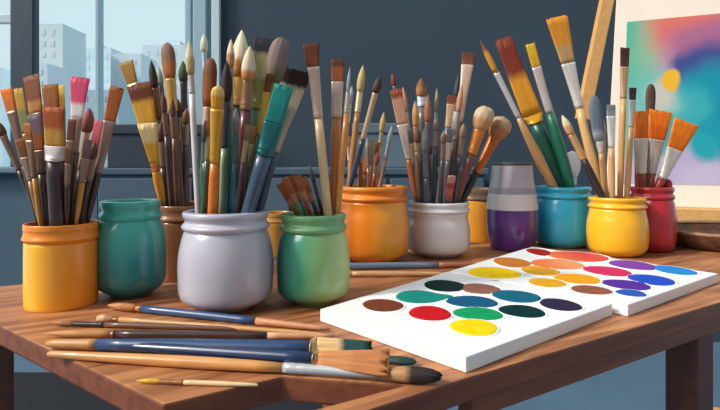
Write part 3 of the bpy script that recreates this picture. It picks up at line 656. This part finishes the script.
palette([(450,270.9),(628,304.6),(718,273.5),(532,246.5)], 'white paint palette at the right with yellow, orange, purple and blue paints', [
    (494,273,26,5.4,(248,204,28),'bright yellow paint',0),(512,262.5,17,5,(190,116,44),'ochre brown paint',0),(539,252.3,11,3.6,(156,36,32),'dark red paint',0),
    (577,256.5,28,5,((232,112,40),(214,50,64)),'orange-red paint',0),(557,264.2,26,5,((232,110,60),(240,150,90)),'pale orange paint',0),(540,271,18,4.6,(226,162,50),'ochre yellow paint',0),
    (547,283,17,4.5,(214,156,34),'mustard paint',0),(577,279,22,5,(240,154,28),'orange paint',0),(607,271.3,21,5,(204,44,96),'magenta paint',0),
    (591,290.3,18,4.7,(140,84,62),'brown paint',0),(626,285,21,5.2,(82,44,150),'purple paint',0),(633,265.3,20,5,(122,66,160),'violet paint',0),
    (651,280,20,5.6,(32,76,190),'blue paint',0),(674,270.5,18,4.6,(40,132,206),'light blue paint',0),(631,293.5,14,3.6,(40,86,176),'small blue paint',0)])

# wooden dish at the right
dc = at(742, 246)
dd = empty('wooden_dish', dc, 'dark brown wooden dish at the right edge behind the palette', 'dish')
R = .15
lathe('bowl', [(0,0),(R*.8,0)]+smooth_prof([(R*.8,0),(R*.93,.010),(R,.027),(R*.99,.030),(R*.94,.029),(R*.86,.012),(R*.7,.006)],4)+[(0,.005)], wood_mat('dish_wood', (70,46,34), (112,76,52), .5, .5, 14), dd, sy=.8)
lathe('rim', smooth_prof([(R*.985,.026),(R*1.015,.029),(R*1.01,.033),(R*.97,.034),(R*.93,.031),(R*.93,.0295)],4), wood_mat('dish_rim_wood', (128,94,70), (156,116,86), .5, .5, 14), dd, sy=.8)

# ---------------------------------------------------------------- easel and canvas
ew = wood_mat('easel_wood', (206,154,92), (218,168,104), 1.2, .5, 6)
ez = empty('easel', (px(690,1.75),1.75,FLOOR), 'light wooden easel standing behind the table at the right', 'easel')
eo = -Vector(ez.location)
BLc = dep(605,205,1.74); TLc = dep(619,-45,1.88)
ri = Vector((1.0,-.42,0)).normalized(); up = (TLc-BLc); upn = up.normalized(); nrm = ri.cross(upn).normalized()
if nrm.y > 0: nrm = -nrm
def epart(name, fn, m=ew, bevel=.003):
    bm = bmesh.new(); fn(bm); bmesh.ops.translate(bm, verts=bm.verts[:], vec=eo); return from_bm(name, bm, m, ez, bevel=bevel)
back = -nrm*.030
pA = dep(584,110,1.79); pB = dep(608.5,-10,1.87)
dP = (pB-pA).normalized()
epart('side_post', lambda b: add_beam(b, pA-dP*.03+back*.6, pB+dP*.25+back*.6, .044, .03))
epart('crossbar', lambda b: add_beam(b, pB+dP*.03+back*1.55, pB+dP*.03+back*1.55+ri*.9, .035, .02, Vector((0,0,1))))
trL = BLc - ri*.10; trR = BLc + ri*.95
epart('tray', lambda b: add_beam(b, trL+nrm*.012+Vector((0,0,-.024)), trR+nrm*.012+Vector((0,0,-.024)), .044, .07, Vector((0,0,1))))
mid = BLc+ri*.42
epart('mast', lambda b: add_beam(b, Vector((mid.x,mid.y+.06,FLOOR+.03)), Vector((mid.x,mid.y+.06,FLOOR+.03))+Vector((0,.24,1.75)), .05, .035))
epart('side_post', lambda b: add_beam(b, BLc+ri*.95+back*1.5, BLc+ri*.80+back*1.5+up*1.15, .044, .03))
for s in (-1,1):
    epart('foot', lambda b: add_beam(b, Vector((mid.x,mid.y+.06,FLOOR+.02)), Vector((mid.x+s*.05,mid.y+.2*s+.06,FLOOR+.02)), .05, .035))
cv = empty('canvas', BLc, 'white canvas with a colourful abstract painting resting on the easel', 'painting')
cw, chh, ct = .88, up.length, .018
def cp(s, t, n=0.0): return ri*s*cw + upn*t*chh + nrm*n
bm = bmesh.new()
v = [bm.verts.new(cp(s,t,n)) for n in (-ct,0) for s,t in ((0,0.001),(1,0.001),(1,1),(0,1))]
for f in ((0,1,2,3),(7,6,5,4),(0,4,5,1),(1,5,6,2),(2,6,7,3),(3,7,4,0)): bm.faces.new([v[i] for i in f])
from_bm('panel', bm, mat((226,215,200), rough=.7, var=.02, scale=12), cv, bevel=.002)
def ray_ct(u, v_):                               # where a pixel's ray meets the canvas, in (s, t)
    o = Vector((0,0,H)); d = Vector(((u-CX)/F, 1, -(v_-HZ)/F)); k = (BLc-o).dot(nrm)/d.dot(nrm); q = o+d*k-BLc
    g = ri.dot(upn); a_, b_ = q.dot(ri), q.dot(upn)
    return (a_-g*b_)/(1-g*g)/cw, (b_-g*a_)/(1-g*g)/chh
# paint blobs in canvas coordinates
m, N, L, P = base_mat('abstract_painting'); P.inputs['Roughness'].default_value = .7; P.inputs['Specular IOR Level'].default_value = .15
tc = N.new('ShaderNodeUVMap'); tc.uv_map = 'uv'
nz = N.new('ShaderNodeTexNoise'); nz.inputs['Scale'].default_value = 5; nz.inputs['Detail'].default_value = 4
L.new(tc.outputs[0], nz.inputs['Vector'])
off = N.new('ShaderNodeVectorMath'); off.operation = 'MULTIPLY_ADD'; off.inputs[1].default_value = (.13,.13,0)
L.new(nz.outputs['Color'], off.inputs[0]); L.new(tc.outputs[0], off.inputs[2])
sub = N.new('ShaderNodeVectorMath'); sub.operation = 'SUBTRACT'; sub.inputs[1].default_value = (.065,.065,0); L.new(off.outputs[0], sub.inputs[0])
cur = None
blobs = [(680,100,999,999,(150,196,188),1),(640,60,45,70,(92,192,168),.5),(668,40,30,60,(150,196,160),.5),(690,25,46,28,(232,122,112),.4),(672,70,20,28,(196,150,176),.5),(712,40,45,20,(178,110,150),.5),
         (705,65,36,24,(70,82,150),.35),(690,62,14,10,(66,80,150),.5),(710,100,34,40,(22,150,176),.3),(690,108,22,26,(60,178,188),.5),(648,105,30,36,(118,200,190),.5),(660,95,14,16,(206,206,196),.6),(672,78,11.5,10.5,(248,190,52),.2),
         (668,140,34,24,(50,176,186),.4),(712,140,22,24,(28,156,180),.4),(650,182,70,22,(196,184,216),.4),(690,168,30,22,(190,180,216),.4),(715,183,40,18,(204,192,220),.4),(702,148,16,14,(40,168,186),.4)]
for (u, v_, ru, rv, col, soft) in blobs:
    s, t = ray_ct(u, v_); s2, _ = ray_ct(u+ru if ru < 900 else u+1, v_); _, t2 = ray_ct(u, v_-rv if rv < 900 else v_-1)
    rgb = N.new('ShaderNodeRGB'); rgb.outputs[0].default_value = lin(tuple(x*.88 for x in col))
    if cur is None: cur = rgb.outputs[0]; continue
    mp = N.new('ShaderNodeVectorMath'); mp.operation = 'SUBTRACT'; mp.inputs[1].default_value = (s,t,0); L.new(sub.outputs[0], mp.inputs[0])
    dv = N.new('ShaderNodeVectorMath'); dv.operation = 'DIVIDE'; dv.inputs[1].default_value = (abs(s2-s),abs(t2-t),1); L.new(mp.outputs[0], dv.inputs[0])
    ln = N.new('ShaderNodeVectorMath'); ln.operation = 'LENGTH'; L.new(dv.outputs[0], ln.inputs[0])
    mr = N.new('ShaderNodeMapRange'); mr.interpolation_type = 'SMOOTHSTEP'; mr.inputs['From Min'].default_value = 1-soft; mr.inputs['From Max'].default_value = 1+soft
    mr.inputs['To Min'].default_value = 1; mr.inputs['To Max'].default_value = 0; L.new(ln.outputs['Value'], mr.inputs['Value'])
    mx = N.new('ShaderNodeMix'); mx.data_type = 'RGBA'; L.new(mr.outputs[0], mx.inputs['Factor']); L.new(cur, mx.inputs['A']); L.new(rgb.outputs[0], mx.inputs['B'])
    cur = mx.outputs['Result']
L.new(cur, P.inputs['Base Color'])
bm = bmesh.new(); uvl = bm.loops.layers.uv.new('uv')
sts = [ray_ct(621,184), (.93, ray_ct(621,184)[1]), (.93, ray_ct(627,22)[1]), ray_ct(627,22)]
ft = [bm.verts.new(cp(s,t,.0008)) for s,t in sts]; bk = [bm.verts.new(cp(s,t,-.0005)) for s,t in sts]
f = bm.faces.new(ft)
for lp, st_ in zip(f.loops, sts): lp[uvl].uv = st_
bm.faces.new(bk[::-1])
for i in range(4): bm.faces.new((bk[i], bk[(i+1)%4], ft[(i+1)%4], ft[i]))
me = bpy.data.meshes.new('painted_area'); bm.to_mesh(me); bm.free(); link('painted_area', me, m, cv)

# ---------------------------------------------------------------- camera, light, world
cam = bpy.data.cameras.new('camera'); co = bpy.data.objects.new('camera', cam); C.objects.link(co)
cam.sensor_fit = 'HORIZONTAL'; cam.sensor_width = 36; cam.lens = 36*F/720; cam.shift_y = -(205-HZ)/720; cam.clip_start = .01; cam.clip_end = 2000
co.location = (0,0,H); co.rotation_euler = (math.pi/2,0,0); S.camera = co
def sun(direction, power, col, ang):
    l = bpy.data.lights.new('sun', 'SUN'); l.energy = power; l.color = col; l.angle = ang
    o = bpy.data.objects.new('sun', l); C.objects.link(o); o.rotation_euler = Vector(direction).to_track_quat('-Z','Y').to_euler()
sun((.78,.24,-.66), 2.8, (1.0,.94,.85), .10)
W = bpy.data.worlds.new('sky'); S.world = W; W.use_nodes = True
N = W.node_tree.nodes; L = W.node_tree.links
bg = N['Background']
tc = N.new('ShaderNodeTexCoord'); sp = N.new('ShaderNodeSeparateXYZ'); L.new(tc.outputs['Generated'], sp.inputs[0])
rp = N.new('ShaderNodeValToRGB'); e = rp.color_ramp.elements
e[0].position = .1; e[0].color = (.28,.28,.295,1); e[1].position = .85; e[1].color = (.64,.82,.88,1)
mr = N.new('ShaderNodeMapRange'); mr.inputs['From Min'].default_value = -1; mr.inputs['From Max'].default_value = 1
L.new(sp.outputs['Y'], mr.inputs['Value']); L.new(mr.outputs[0], rp.inputs['Fac'])
# unseen bright patch added to the sky for soft highlights, up and left
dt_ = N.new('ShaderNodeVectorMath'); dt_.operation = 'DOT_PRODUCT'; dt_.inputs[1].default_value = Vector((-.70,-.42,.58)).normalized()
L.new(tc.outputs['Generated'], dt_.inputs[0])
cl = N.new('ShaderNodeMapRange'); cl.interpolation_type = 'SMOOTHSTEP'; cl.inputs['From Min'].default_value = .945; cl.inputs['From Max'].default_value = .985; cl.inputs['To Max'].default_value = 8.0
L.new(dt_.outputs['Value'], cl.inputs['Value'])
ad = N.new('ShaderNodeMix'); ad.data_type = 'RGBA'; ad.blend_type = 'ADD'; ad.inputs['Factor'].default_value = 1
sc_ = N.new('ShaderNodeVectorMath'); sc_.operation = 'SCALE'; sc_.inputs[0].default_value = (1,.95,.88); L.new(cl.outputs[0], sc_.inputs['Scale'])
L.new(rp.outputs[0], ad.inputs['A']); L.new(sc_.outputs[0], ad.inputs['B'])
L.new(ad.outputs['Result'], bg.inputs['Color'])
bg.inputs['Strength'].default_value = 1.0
vs = S.view_settings; vs.view_transform = 'Standard'; vs.look = 'None'; vs.gamma = 1; vs.use_curve_mapping = False; vs.exposure = 0
